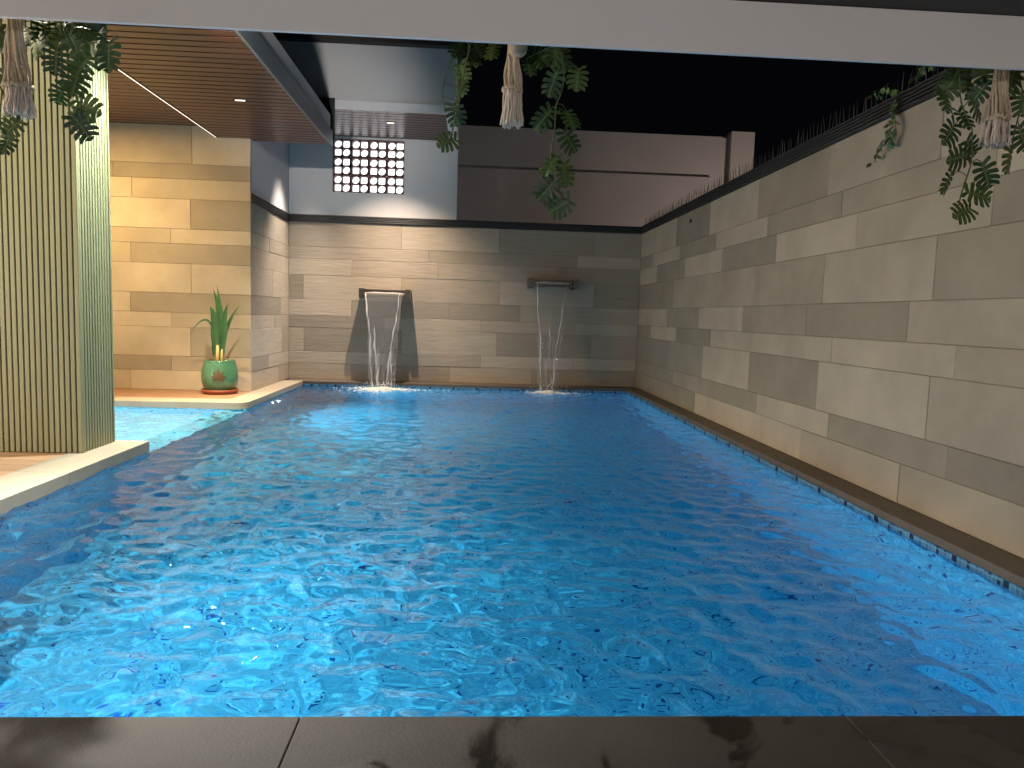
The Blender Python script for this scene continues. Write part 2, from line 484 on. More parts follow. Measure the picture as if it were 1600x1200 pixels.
# cream coping along the return wall and round the pot platform
for i in range(3):
    a = 7.10+(PY1-7.10)*i/3; b_ = 7.10+(PY1-7.10)*(i+1)/3
    box('coping_stone', M['cream'], edge, XC-0.05, PXL+0.015, a+0.0015, b_-0.0015, -0.06, 0.0, 0.004)
def poly_slab(name, pts, z0, z1, mat, parent):
    bm = bmesh.new()
    lo = [bm.verts.new((x, y, z0)) for x, y in pts]; hi = [bm.verts.new((x, y, z1)) for x, y in pts]
    bm.faces.new(lo[::-1]); bm.faces.new(hi)
    for k in range(len(pts)):
        bm.faces.new((lo[k], lo[(k+1) % len(pts)], hi[(k+1) % len(pts)], hi[k]))
    bmesh.ops.recalc_face_normals(bm, faces=bm.faces)
    return mesh_obj(name, bm, mat, parent)
arc = [(PXL+0.015-0.12+0.12*math.cos(t), 6.82+0.12+0.12*math.sin(t)) for t in [math.radians(-90+10*k) for k in range(10)]]
poly_slab('coping_corner', [(-2.70, 6.82)]+arc+[(PXL+0.015, 7.0985), (-2.70, 7.0985)], -0.06, 0.0, M['cream'], edge)
for a, b_ in ((-4.6, -3.65), (-3.65, -2.70)):
    box('coping_stone', M['cream'], edge, a+0.0015, b_-0.0015, 6.82, 7.0985, -0.06, 0.0, 0.004)
for i in range(7):
    a = -4.6+i*(2.33/7)
    box('paving_tile', M['terra'], edge, a+0.0015, a+2.33/7-0.0015, 7.1015, YL+0.02, -0.06, 0.0005, 0.002)
box('platform_base', M['grout'], edge, -4.6, XC, 7.0, YL+0.3, -0.62, -0.061)
# coping of the timber deck at the left
for i in range(4):
    a = 1.0+3.80*i/4; b_ = 1.0+3.80*(i+1)/4
    box('coping_stone', M['cream'], edge, -2.32, PXL+0.015, a+0.0015, b_-0.0015, -0.075, 0.0, 0.004)
box('coping_stone', M['cream'], edge, -4.6, -2.3215, 4.62, 4.80, -0.075, 0.0, 0.004)
deck = bpy.data.objects.new('deck', None); C.objects.link(deck); tag(deck, kind='structure')
box('deck_base', M['grout'], deck, -4.6, -2.24, -1.0, 4.66, -1.7, -0.08)
y = -0.6
while y < 4.55:
    box('deck_plank', M['deck'], deck, -4.6, -2.3235, y+0.003, min(y+0.137, 4.617), -0.06, -0.002, 0.003)
    y += 0.14
# dark ledge in front, where the viewer stands
ledge = bpy.data.objects.new('front_ledge', None); C.objects.link(ledge); tag(ledge, kind='structure')
for a, b_ in ((-2.058, -1.51), (-1.51, -0.345), (-0.345, 0.86), (0.86, 1.974)):
    box('granite_slab', M['granite'], ledge, a+0.0006, b_-0.0006, 0.86, PY0+0.012, -0.05, 0.0, 0.003)
box('ledge_wall', M['grout'], ledge, -2.06, PXR+0.2, 0.9, PY0-T, -1.7, -0.051)

# ------------------------------------------------------------------ stone clad walls
def tile_mesh(cache={}):
    return cache
def stone_tile(parent, axis, a0, a1, z0, z1, plane, tone, mats, sign):
    """one cladding stone with chamfered face; axis 'y' lies on an x plane, 'x' on a y plane"""
    g_ = 0.0012
    proud = random.uniform(-0.0018, 0.0022)
    w, hgt, d = (a1-a0)-2*g_, (z1-z0)-2*g_, 0.03+proud
    bm = bmesh.new()
    c = 0.0025
    def P3(u, v, n_):
        return (n_*sign, u, v) if axis == 'y' else (u, n_*sign, v)
    rings = []
    for ww, hh, nn in ((w, hgt, 0.0), (w, hgt, d-c), (w-2*c, hgt-2*c, d)):
        rings.append([bm.verts.new(P3(sx*ww/2, sz*hh/2, nn)) for sx, sz in ((-1, -1), (1, -1), (1, 1), (-1, 1))])
    for r0, r1 in zip(rings, rings[1:]):
        for k in range(4): bm.faces.new((r0[k], r0[(k+1) % 4], r1[(k+1) % 4], r1[k]))
    bm.faces.new(rings[-1])
    bmesh.ops.recalc_face_normals(bm, faces=bm.faces)
    o = mesh_obj('stone_tile', bm, mats[tone], parent)
    o.location = (plane-sign*0.03, (a0+a1)/2, (z0+z1)/2) if axis == 'y' else ((a0+a1)/2, plane-sign*0.03, (z0+z1)/2)
    return o
RIGHT = [([6.84, 4.58, 3.48], 'dlmm'), ([7.61, 6.45, 5.34, 4.23, 3.13], 'dmdldd'), ([7.83, 6.66, 5.52, 4.4, 3.3], 'ddldlm'),
 ([8.7, 7.59, 6.47, 4.25, 3.13], 'dldllm'), ([7.98, 6.86, 5.72, 4.61, 3.51], 'ldlddm'), ([7.77, 5.51, 4.41, 3.33], 'dmmld'),
 ([8.52, 7.39, 6.28, 5.15, 4.06, 2.98], 'ldldlld'), ([8.74, 7.6, 6.46, 5.33, 4.25, 2.98], 'dldldml'), ([7.76, 6.68, 5.54, 4.44, 3.36], 'ldldll')]
BACK = [([-1.5, -0.26, 0.79], 'ldmd'), ([-1.09, 0.13, 1.32], 'lmll'), ([-2.09, -0.87, 0.33, 1.54], 'ldldm'), ([-1.09, 0.12, 1.34], 'dlml'),
 ([-1.5, -0.28, 0.62], 'lddm'), ([-2.1, -0.88, 0.35, 1.55], 'dlmld'), ([-1.5, -0.43, 1.07], 'lmmd'), ([-0.55, 1.32], 'mdl'), ([-0.89, 0.33, 1.54], 'mldm')]
LEFT = [([-3.5], 'ml'), ([-3.09], 'dm'), ([-2.89], 'ld'), ([-3.08], 'lm'), ([-3.49], 'ld'), ([-2.88], 'll'), ([-3.48], 'md'), ([-3.08], 'ml'),
 ([-2.88], 'ld'), ([-3.46], 'lm'), ([-3.64], 'dd'), ([-2.86], 'ml')]

wall_r = thing('boundary_wall', 'long pale beige stone clad boundary wall with dark spiked cap, on the right of the pool', 'wall', loc=(XR, 5, 0))
box('wall_core', M['grout'], wall_r, XR+0.006, XR+0.22, 0.5, YB+0.25, -1.7, 1.95)
def put(o, par):
    o.location = Vector(o.location)-par.location
for (seams, tones), z0, z1 in zip(RIGHT, ZS, ZS[1:]):
    ed = [YB]+seams
    tn = list(tones)
    while ed[-1] > 0.6:
        ed.append(max(ed[-1]-1.12, 0.5))
    while len(tn) < len(ed)-1: tn.append(random.choice('lmd'))
    for k in range(len(ed)-1):
        put(stone_tile(wall_r, 'y', ed[k+1], ed[k], z0, z1, XR, tn[k], STONE, -1), wall_r)
# ribbed cap with spikes
cap = box('cap', M['cap'], wall_r, XR-0.004, XR+0.20, 0.5, YB+0.2, 1.951, 2.045)
for k in range(5):
    z = 1.957+k*0.0185
    box('cap_rib', M['cap'], cap, XR-0.020, XR-0.0041, 0.5, YB-0.022, z, z+0.011, 0.003)
bm = bmesh.new()
add_tube(bm, [(0, 0, 0), (0, 0.002, 0.05), (0, 0.006, 0.105)], [0.0034, 0.0027, 0.0007], 5)
cw = wloc(cap)
sp = mesh_obj('spike', bm, M['spike'], cap); sp.location = Vector((XR, 9.2, 2.044))-cw
y = 9.2
while y > 1.2:
    y -= 0.048
    s = share('spike', sp.data, cap, Vector((XR+0.01+random.uniform(-0.006, 0.006), y, 2.043))-cw, (random.uniform(-0.12, 0.12), random.uniform(-0.15, 0.1), random.uniform(0, 6)), (1, 1, random.uniform(0.85, 1.12)))
bm = bmesh.new()
bmesh.ops.create_cone(bm, segments=12, radius1=0.02, radius2=0.02, depth=0.02, cap_ends=True)
o = mesh_obj('pipe_hole', bm, M['black'], wall_r); o.rotation_euler = (0, math.pi/2, 0); o.location = (-0.002, 7.25-5, 1.85)

wall_b = thing('boundary_wall', 'stone clad end wall carrying the two water spouts, lit from above', 'wall', loc=(0, YB, 0))
box('wall_core', M['grout'], wall_b, XC, XR+0.005, YB+0.006, YB+0.2, -1.7, 1.95)
for (seams, tones), z0, z1 in zip(BACK, ZS, ZS[1:]):
    ed = [XC]+seams+[XR]
    for k in range(len(ed)-1):
        put(stone_tile(wall_b, 'x', ed[k], ed[k+1], z0, z1, YB, tones[k], RIPPLED, -1), wall_b)
cap = box('cap', M['cap'], wall_b, XC, XR-0.005, YB-0.004, YB+0.18, 1.951, 2.041)
for k in range(4):
    z = 1.958+k*0.021
    box('cap_rib', M['cap'], cap, XC+0.021, XR-0.021, YB-0.022, YB-0.0041, z, z+0.013, 0.003)

wall_l = thing('boundary_wall', 'warm lit golden stone clad wall behind the potted plant', 'wall', loc=(-3.4, YL, 0))
box('wall_core', M['grout'], wall_l, -5.2, XC-0.006, YL+0.006, YL+0.2, -0.6, 2.9)
ZL = ZS+[2.15, 2.3, 2.72]
for (seams, tones), z0, z1 in zip(LEFT, ZL, ZL[1:]):
    ed = [XC]+seams[::-1]; tn = list(tones)[::-1]
    while ed[-1] > -5.1:
        ed.append(max(ed[-1]-1.2, -5.2))
    while len(tn) < len(ed)-1: tn.append(random.choice('lmd'))
    for k in range(len(ed)-1):
        if z0 > 2.2 and k == 0: z1 = 2.70
        put(stone_tile(wall_l, 'x', ed[k+1], ed[k], z0, z1, YL, tn[k], STONE, -1), wall_l)

wall_t = thing('boundary_wall', 'short stone clad return wall with a bright lamp streak, white plaster above', 'wall', loc=(XC, 8.6, 0))
box('wall_core', M['grout'], wall_t, XC-0.18, XC-0.006, YL+0.21, YB+0.2, -0.6, 1.95)
seams_t = [8.90, 8.45, 9.05, 8.70, 8.98, 8.62, 9.02, 8.50, 8.85]
for k, (z0, z1) in enumerate(zip(ZS, ZS[1:])):
    t2 = random.choice(['lm', 'ml', 'lm', 'dl'])
    put(stone_tile(wall_t, 'y', YL, seams_t[k], z0, z1, XC, t2[0], RIPPLED, 1), wall_t)
    put(stone_tile(wall_t, 'y', seams_t[k], YB, z0, z1, XC, t2[1], RIPPLED, 1), wall_t)
box('plaster', M['white'], wall_t, XC-0.18, XC-0.002, YL+0.035, YB, 2.042, 3.3)
cap = box('cap', M['cap'], wall_t, XC-0.004, XC+0.004, YL+0.002, YB-0.024, 1.951, 2.041)
for k in range(4):
    z = 1.958+k*0.021
    box('cap_rib', M['cap'], cap, XC+0.0041, XC+0.021, YL+0.004, YB-0.024, z, z+0.013, 0.003)

# ------------------------------------------------------------------ white plaster wall with the perforated block screen
ww = thing('plaster_wall', 'white plaster upper wall with a glowing perforated block screen', 'wall', loc=(-1.3, YB, 2.04))
wx0, wx1, wz0, wz1 = -1.748, -0.873, 2.328, 2.972
box('plaster', M['white'], ww, XC, wx0, YB+0.005, YB+0.16, 2.042, 3.6)
box('plaster', M['white'], ww, wx1, -0.217, YB+0.005, YB+0.16, 2.042, 3.6)
box('plaster', M['white'], ww, wx0, wx1, YB+0.005, YB+0.16, 2.042, wz0)
box('plaster', M['white'], ww, wx0, wx1, YB+0.005, YB+0.16, wz1, 3.6)
bw, bh = (wx1-wx0)/4, (wz1-wz0)/3
bm = bmesh.new()
seg = 32
D_ = 0.09
for ci in range(2):
    for cj in range(2):
        circ = (ci+cj) % 2 == 1
        cx, cz = (ci-0.5)*bw/2*0.93, (cj-0.5)*bh/2*0.93
        hw, hh = bw/4, bh/4
        # the cell reaches to the block's edge on its outer sides
        xa, xb = (-bw/2+0.002, 0) if ci == 0 else (0, bw/2-0.002)
        za, zb = (-bh/2+0.002, 0) if cj == 0 else (0, bh/2-0.002)
        inner, outer = [], []
        for k in range(seg):
            t = 2*math.pi*(k+0.5)/seg
            c, s = math.cos(t), math.sin(t)
            r_ = 0.0472 if circ else 0.0440/max(abs(c), abs(s))
            inner.append((cx+r_*c, cz+r_*s))
            q = min(((xb-cx) if c > 0 else (cx-xa))/max(abs(c), 1e-6), ((zb-cz) if s > 0 else (cz-za))/max(abs(s), 1e-6))
            outer.append((cx+q*c, cz+q*s))
        oi = [bm.verts.new((x, 0, z)) for x, z in inner]; oo = [bm.verts.new((x, 0, z)) for x, z in outer]
        ob = [bm.verts.new((x, D_, z)) for x, z in inner]; obo = [bm.verts.new((x, D_, z)) for x, z in outer]
        for k in range(seg):
            k2 = (k+1) % seg
            bm.faces.new((oo[k], oo[k2], oi[k2], oi[k])); bm.faces.new((oi[k], oi[k2], ob[k2], ob[k]))
            bm.faces.new((ob[k], ob[k2], obo[k2], obo[k])); bm.faces.new((obo[k], obo[k2], oo[k2], oo[k]))
bmesh.ops.recalc_face_normals(bm, faces=bm.faces)
proto = mesh_obj('perforated_block', bm, M['clay'], ww)
for i in range(4):
    for j in range(3):
        loc = Vector((wx0+bw*(i+0.5), YB+0.012, wz0+bh*(j+0.5)))-ww.location
        if i == j == 0: proto.location = loc
        else: share('perforated_block', proto.data, ww, loc)
box('lit_panel', M['litroom'], ww, wx0, wx1, YB+0.14, YB+0.15, wz0, wz1)

# ------------------------------------------------------------------ upper storey over the end wall
uz = 2.996
up = thing('upper_storey', 'grey upper storey with a slatted timber underside above the end wall', 'building', loc=(-1.3, 8.7, uz))
y = 8.135
while y < YB-0.02:
    box('plank', M['soffit'], up, XC, -0.325, y, min(y+0.094, YB), uz, uz+0.018, 0.003)
    y += 0.108
box('void', M['gap'], up, XC, -0.325, 8.13, YB, uz+0.019, uz+0.04)
box('fascia', M['white'], up, XC, -0.218, 8.105, 8.132, uz-0.004, uz+0.085)
box('edge_beam', M['white'], up, -0.323, -0.218, 8.134, YB, uz-0.004, uz+0.085)
box('wall', M['greywall'], up, XC, -0.225, 8.12, 8.30, uz+0.086, 3.66)
box('side_wall', M['greywall'], up, -0.40, -0.226, 8.31, YB+0.1, uz+0.086, 3.66)
box('roof_edge', M['darkbrown'], up, XC, -0.16, 8.02, YB+0.2, 3.661, 3.80)
box('dark_panel', M['black'], up, -2.0, -1.49, 8.06, 8.10, 2.62, 3.09)  # flat black panel filling the dark strip beside the timber ceiling's far end

# ------------------------------------------------------------------ left soffit
sz = 2.575
so = thing('timber_ceiling', 'reddish brown slatted timber ceiling over the left side of the pool', 'ceiling', loc=(-2.5, 5, sz))
bmp = bmesh.new(); add_box(bmp, -0.545, 0.545, -0.0445, 0.0445, 0, 0.018, 0.003)
bml = bmesh.new(); add_box(bml, -1.29, 1.29, -0.0445, 0.0445, 0, 0.018, 0.003)
pr = mesh_obj('plank', bmp, M['soffit'], so); pl = mesh_obj('plank', bml, M['soffit'], so)
y = 2.66; first = True
while y < 7.93:
    la = Vector((-2.047, y, sz))-so.location
    lb = Vector((-3.93, y, sz+0.085))-so.location
    if first: pr.location = la; pl.location = lb; first = False
    else:
        share('plank', pr.data, so, la)
        if y < YL-0.05: share('plank', pl.data, so, lb)
    y += 0.106
box('void', M['gap'], so, -2.592, -1.502, 2.6, 7.96, sz+0.019, sz+0.05)
box('void', M['gap'], so, -5.22, -2.640, 2.6, YL, sz+0.104, sz+0.13)
box('fascia', M['fascia'], so, -1.500, -1.485, 2.58, 7.965, sz-0.012, sz+0.15)
box('edge_trim', M['cream'], so, -1.4845, -1.481, 2.58, 7.965, sz-0.012, sz-0.004)
box('end_fascia', M['fascia'], so, XC, -1.501, 7.945, 7.962, sz+0.02, sz+0.15)
box('step_edge', M['darkbrown'], so, -2.612, -2.594, 2.6, YL-0.002, sz-0.002, sz+0.1)
box('roof_slab', M['greywall'], so, -5.3, -1.5, 2.58, 7.9, sz+0.152, sz+0.30)

led = box('led_strip', M['led'], None, -2.626, -2.6125, 2.62, YL-0.004, sz+0.001, sz+0.010)
tag(led, 'thin glowing light strip running along the timber ceiling', 'lamp')

# ------------------------------------------------------------------ slatted column
col = thing('clad_column', 'tall square column clad in vertical olive green fluted panels', 'column', loc=(-2.78, 4.55, 0))
cx0, cx1, cy0, cy1 = -3.35, -2.235, 4.356, 4.752
box('core', M['groove'], col, cx0+0.014, cx1-0.014, cy0+0.014, cy1-0.014, -0.002, sz+0.1)
bm = bmesh.new(); add_box(bm, -0.0118, 0.0118, -0.008, 0.008, 0, sz, 0.003)
sl = mesh_obj('slat', bm, M['slat'], col)
pitch_ = 0.0318
xsl = cx1-0.0135; first = True
while xsl > cx0:
    loc = Vector((xsl, cy0+0.008, 0.001))-col.location
    if first: sl.location = loc; first = False
    else: share('slat', sl.data, col, loc)
    share('slat', sl.data, col, Vector((xsl, cy1-0.008, 0.001))-col.location)
    xsl -= pitch_
ysl = cy0+0.031
while ysl < cy1-0.02:
    share('slat', sl.data, col, Vector((cx1-0.008, ysl, 0.001))-col.location, (0, 0, math.pi/2))
    ysl += pitch_
box('corner_trim', M['slat'], col, cx1-0.0005, cx1+0.001, cy0-0.001, cy0+0.016, 0.001, sz)

# ------------------------------------------------------------------ beam and dark ceiling over the viewer
be = thing('roof_beam', 'pale grey horizontal beam crossing the top of the view', 'beam', loc=(0, 2.45, 1.75))
box('beam_body', M['beam'], be, -4.6, XR-0.03, 2.45, 2.466, 1.742, 1.912, 0.003)
box('beam_core', M['beam'], be, -4.6, XR-0.03, 2.4665, 2.54, 1.775, 1.912)
box('dark_board', M['darkbrown'], be, -4.6, XR-0.03, -2.0, 2.54, 1.913, 1.975)
box('beam_post', M['beam'], be, -4.62, -4.48, 2.38, 2.52, 0.0, 1.741)

# lit glazed doors of the house on the left, outside the frame
dr = thing('glass_door', 'warm lit glazed house door left of the deck', 'door', loc=(-4.6, 1.5, 0))
box('door_frame', M['darkbrown'], dr, -4.70, -4.601, -1.0, 4.6, 1.95, 2.5)
box('house_wall', M['white'], dr, -4.70, -4.602, 4.4, 7.7, 0.0, 1.949)
box('lit_glass', M['litdoor'], dr, -4.66, -4.64, 0.6, 4.3, 0.0, 1.9)
for yy in (0.58, 1.8, 3.05, 4.33):
    box('door_frame', M['darkbrown'], dr, -4.70, -4.601, yy-0.03, yy+0.03, 0.0, 1.949)

# ------------------------------------------------------------------ neighbour's building
nb = thing('neighbour_building', 'dim grey rendered neighbouring building with stepped flat roof behind the end wall', 'building', loc=(2, 12, 0))
ny_ = 12.0
box('wall', M['neigh'], nb, -0.6, 3.83, ny_, ny_+3, -1.7, 3.20)
box('upper_wall', M['neigh'], nb, -0.6, 4.00, ny_+0.06, ny_+3, 3.201, 3.86)
box('parapet', M['neigh'], nb, 4.12, 4.50, ny_-0.02, ny_+3, -1.7, 3.935)
box('recess', M['neigh'], nb, 3.84, 4.12, ny_+0.10, ny_+3, -1.7, 3.855)

# ------------------------------------------------------------------ lamps
def lamp_data(kind, energy, col, size=0.06, angle=90, blend=0.6):
    d = bpy.data.lights.new('lamp_light', kind)
    d.energy = energy; d.color = col
    if kind == 'AREA':
        d.shape = 'DISK'; d.size = size
    else:
        d.shadow_soft_size = size/2
        if kind == 'SPOT':
            d.spot_size = math.radians(angle); d.spot_blend = blend
    return d
def downlight(loc, label, data, caustic=False, aim=None):
    data.cycles.is_caustics_light = caustic
    t = thing('recessed_downlight', label, 'lamp', 'recessed ceiling lamps', loc)
    tr = box('trim', M['darkbrown'], t, loc[0]-0.048, loc[0]+0.048, loc[1]-0.018, loc[1]+0.018, loc[2]-0.004, loc[2]+0.012)
    box('lens', M['lens'], tr, loc[0]-0.040, loc[0]+0.040, loc[1]-0.009, loc[1]+0.009, loc[2]-0.0062, loc[2]-0.0045)
    l = bpy.data.objects.new('lamp_light', data); C.objects.link(l); l.parent = t; l.location = (0, 0, -0.012)
    if aim:
        l.rotation_mode = 'QUATERNION'; l.rotation_quaternion = (Vector(aim)-Vector(loc)).to_track_quat('-Z', 'Y')
    return t
WARM, NEUT, COOL = (1.0, 0.70, 0.36), (1.0, 0.83, 0.64), (0.92, 1.0, 0.90)
downlight((-1.947, 6.376, sz), 'small slot downlight glowing in the timber ceiling above the potted plant corner', lamp_data('SPOT', 1150, (1.0, 0.85, 0.62), 0.05, 112, 0.9), True, (-1.3, 6.2, -0.6))
downlight((-1.64, 4.62, sz), 'slot downlight in the timber ceiling beside the fluted column', lamp_data('SPOT', 480, (0.88, 1.0, 0.93), 0.05, 110, 0.9), True, (-2.235, 4.58, 0.5))
downlight((-1.60, 3.35, sz), 'slot downlight in the timber ceiling above the pool close to the beam', lamp_data('SPOT', 1900, (1.0, 0.94, 0.82), 0.05, 82, 1.0), True, (-0.5, 3.0, -0.6))
downlight((-0.962, 8.60, uz), 'small slot downlight in the upper storey underside above the left spout', lamp_data('SPOT', 560, (1.0, 0.77, 0.57), 0.05, 104, 1.0))
downlight((-1.78, 8.92, uz), 'slot downlight close to the white return wall', lamp_data('SPOT', 420, (1.0, 0.86, 0.72), 0.2, 58, 1.0), aim=(XC, 8.92, 0.75))
downlight((-3.75, 6.5, sz+0.085), 'warm slot downlight over the golden stone wall', lamp_data('AREA', 120, (1.0, 0.64, 0.23)))
downlight((-3.0, 3.25, sz+0.085), 'slot downlight over the timber deck in front of the fluted column', lamp_data('AREA', 42, (1.0, 0.88, 0.62)), True)
# added fill spot, unseen behind the beam, brightening the white wall and upper storey
def fill_spot(loc, target, label, data):
    t = thing('fill_spotlight', label, 'lamp', loc=loc)
    d = (Vector(target)-Vector(loc)).normalized()
    q = d.to_track_quat('-Z', 'Y')
    bm = bmesh.new()
    bmesh.ops.create_cone(bm, segments=20, radius1=0.035, radius2=0.035, depth=0.11, cap_ends=True)
    o = mesh_obj('housing', bm, M['cap'], t); o.rotation_mode = 'QUATERNION'; o.rotation_quaternion = q; o.location = -d*0.06
    bm = bmesh.new(); bmesh.ops.create_circle(bm, segments=20, radius=0.03, cap_ends=True)
    o = mesh_obj('lens', bm, M['lens'], t); o.rotation_mode = 'QUATERNION'; o.rotation_quaternion = q; o.location = -d*0.003
    l = bpy.data.objects.new('lamp_light', data); C.objects.link(l); l.parent = t
    l.rotation_mode = 'QUATERNION'; l.rotation_quaternion = q; l.location = d*0.004
    bm = bmesh.new(); add_tube(bm, [-d*0.06, -d*0.06+Vector((0, 0, 0.11))], 0.008, 8)
    mesh_obj('arm', bm, M['cap'], t)
    return t
fill_spot((-1.42, 3.95, 2.50), (-1.65, 9.3, 3.1), 'added fill lamp, unseen behind the beam, brightening the upper storey and white wall', lamp_data('SPOT', 330, (1.0, 0.92, 0.84), 0.06, 36, 1.0))
t = thing('rear_fill_lamp', 'added flat fill lamp, unseen behind the viewer, brightening the beam', 'lamp', loc=(0.2, -2.6, 1.55))  # fill added out of view to light the front of the beam
box('lamp_plate', M['trim'], t, 0.0, 0.4, -2.66, -2.62, 1.47, 1.63, 0.005)
box('lens', M['lens'], t, 0.02, 0.38, -2.6195, -2.61, 1.49, 1.61)
box('post', M['cap'], t, 0.17, 0.23, -2.70, -2.661, -1.7, 1.63)
ld = bpy.data.lights.new('lamp_light', 'AREA'); ld.shape = 'RECTANGLE'; ld.size = 0.36; ld.size_y = 0.12; ld.energy = 54; ld.color = (1.0, 0.92, 0.88)
l = bpy.data.objects.new('lamp_light', ld); C.objects.link(l); l.parent = t; l.location = (0, 0.0, 0); l.rotation_euler = (math.pi/2, 0, 0)
# added lamp, unseen behind the wall, standing in for light on the neighbour's building
t = thing('yard_fill_lamp', 'added unseen lamp behind the boundary wall, lighting the neighbouring building', 'lamp', loc=(5.0, 9.9, 1.35))
lathe('lamp_globe', [(0, -0.06), (0.05, -0.03), (0.055, 0.01), (0.03, 0.05), (0, 0.06)], M['lens'], t, 16)
box('lamp_post', M['cap'], t, 4.985, 5.015, 9.885, 9.915, -1.7, 1.28)
l = bpy.data.objects.new('lamp_light', lamp_data('POINT', 170, (1.0, 0.80, 0.68), 0.12)); C.objects.link(l); l.parent = t; l.location = (0, 0, 0.12)
# underwater lamps
def pool_lamp(loc, rotz, label, energy, col=(0.62, 0.88, 1.0)):
    t = thing('pool_lamp', label, 'lamp', 'underwater pool lamps', loc)
    t.rotation_euler = (0, 0, rotz)
    o = lathe('lamp_ring', [(0.10, 0.0), (0.105, 0.008), (0.085, 0.012), (0.08, 0.004)], M['trim'], t, 28); o.rotation_euler = (0, math.pi/2, 0)
    o = lathe('lens', [(0, 0.014), (0.05, 0.012), (0.08, 0.005)], M['poollens'], t, 28); o.rotation_euler = (0, math.pi/2, 0)
    l = bpy.data.objects.new('lamp_light', lamp_data('SPOT', energy, col, 0.16, 150, 0.6)); C.objects.link(l); l.parent = t
    l.location = (0.02, 0, 0); l.rotation_euler = (0, -math.pi/2+0.03, 0)
    return t
pool_lamp((PXL+0.002, 7.82, -0.42), 0, 'round underwater lamp glowing below the coping near the potted plant', 260)
pool_lamp((PXL+0.002, 2.60, -0.45), 0, 'round underwater lamp below the coping of the timber deck', 290)
pool_lamp((-4.2, 5.8, -0.25), 0, 'round underwater lamp in the pale shallow pool behind the column', 330, (1.0, 0.97, 0.97))

# ------------------------------------------------------------------ water spouts, falling water, splashes
def spout(xc, zc, label):
    w = 0.50
    t = thing('water_spout', label, 'spout', 'wall spouts', (xc, YB, zc))
    yf = YB-0.26
    for s in (-1, 1):
        box('side_plate', M['brass'], t, xc+s*(w/2+0.03)-0.03, xc+s*(w/2+0.03)+0.03, yf, YB-0.002, zc-0.055, zc+0.065, 0.004)
    box('trough', M['brass'], t, xc-w/2+0.001, xc+w/2-0.001, yf+0.012, YB-0.002, zc-0.03, zc-0.005, 0.002)
    box('back_plate', M['brass'], t, xc-w/2+0.001, xc+w/2-0.001, YB-0.035, YB-0.003, zc-0.004, zc+0.06, 0.002)
    return t
def falling(xc, zc, yland, label, ropes, seed, wtop, wbot, xshift):
    r = random.Random(seed)
    t = thing('falling_water', label, 'water', 'water falling from the spouts', (xc, YB-0.25, zc))
    o0 = t.location
    yf = YB-0.245
    def path(u, v):
        z = zc+0.012+(WZ-zc-0.012)*v
        s = math.sqrt(max(v, 0))
        yy = yf+(yland-yf)*s
        ww = wtop*(1-s**1.3)+wbot*s**1.3
        return Vector((xc+(u-0.5)*ww+xshift*s, yy, z))
    bm = bmesh.new()
    nu, nv = 26, 60
    front, back = [], []
    for j in range(nv+1):
        fr, bk = [], []
        for i in range(nu+1):
            u, v = i/nu, j/nv
            p = path(u, v)
            wob = 0.006*v*(math.sin(17*u+9*v+seed)+0.6*math.sin(31*u-23*v+2*seed))+0.004*math.sin(40*v*(0.3+u))*v
            th = 0.0022+0.0016*math.sin(23*u+5*v+seed)*v
            fr.append(bm.verts.new(p+Vector((0.004*math.sin(20*v+9*u), wob-th, 0))-o0)); bk.append(bm.verts.new(p+Vector((0.004*math.sin(20*v+9*u), wob+th, 0))-o0))
        front.append(fr); back.append(bk)
    for j in range(nv):
        # the sheet breaks up towards the pool
        for i in range(nu):
            v = j/nv
            if v > 0.45 and (math.sin(7.3*i+seed)+math.sin(2.1*i+0.3*j+seed)) > 1.7-2.2*(v-0.45): continue
            bm.faces.new((front[j][i], front[j][i+1], front[j+1][i+1], front[j+1][i]))
            bm.faces.new((back[j][i], back[j+1][i], back[j+1][i+1], back[j][i+1]))
    for j in range(nv):
        for i in (0, nu):
            bm.faces.new((front[j][i], front[j+1][i], back[j+1][i], back[j][i]))
    bmesh.ops.delete(bm, geom=[v for v in bm.verts if not v.link_faces], context='VERTS')
    mesh_obj('sheet', bm, M['fall'], t, smooth=True)
    bm = bmesh.new()
    add_tube(bm, [Vector((xc-wtop/2-0.012, yf+0.012, zc+0.008))-o0, Vector((xc-wtop/4, yf+0.008, zc+0.012))-o0, Vector((xc, yf+0.01, zc+0.010))-o0, Vector((xc+wtop/4, yf+0.009, zc+0.012))-o0, Vector((xc+wtop/2+0.012, yf+0.012, zc+0.008))-o0], [0.010, 0.014, 0.012, 0.013, 0.010], 10)
    mesh_obj('lip_water', bm, M['strand'], t, smooth=True)
    for (u0, u1, v0, v1, ra) in ropes:
        pts, rad = [], []
        for k in range(41):
            f_ = k/40; v = v0+(v1-v0)*f_
            p = path(u0+(u1-u0)*f_, v)-o0
            p += Vector((0.008*math.sin(11*v+u0*9+seed)+0.004*math.sin(37*v+seed), -0.004, 0))
            pts.append(p); rad.append(ra*(0.75+0.35*math.sin(13*v+u0*30)+0.25*math.sin(41*v+u0*17))*(0.6+0.4*min(1, 6*f_)))
        bm = bmesh.new(); add_tube(bm, pts, rad, 8)
        mesh_obj('strand', bm, M['strand'], t, smooth=True)
    return t
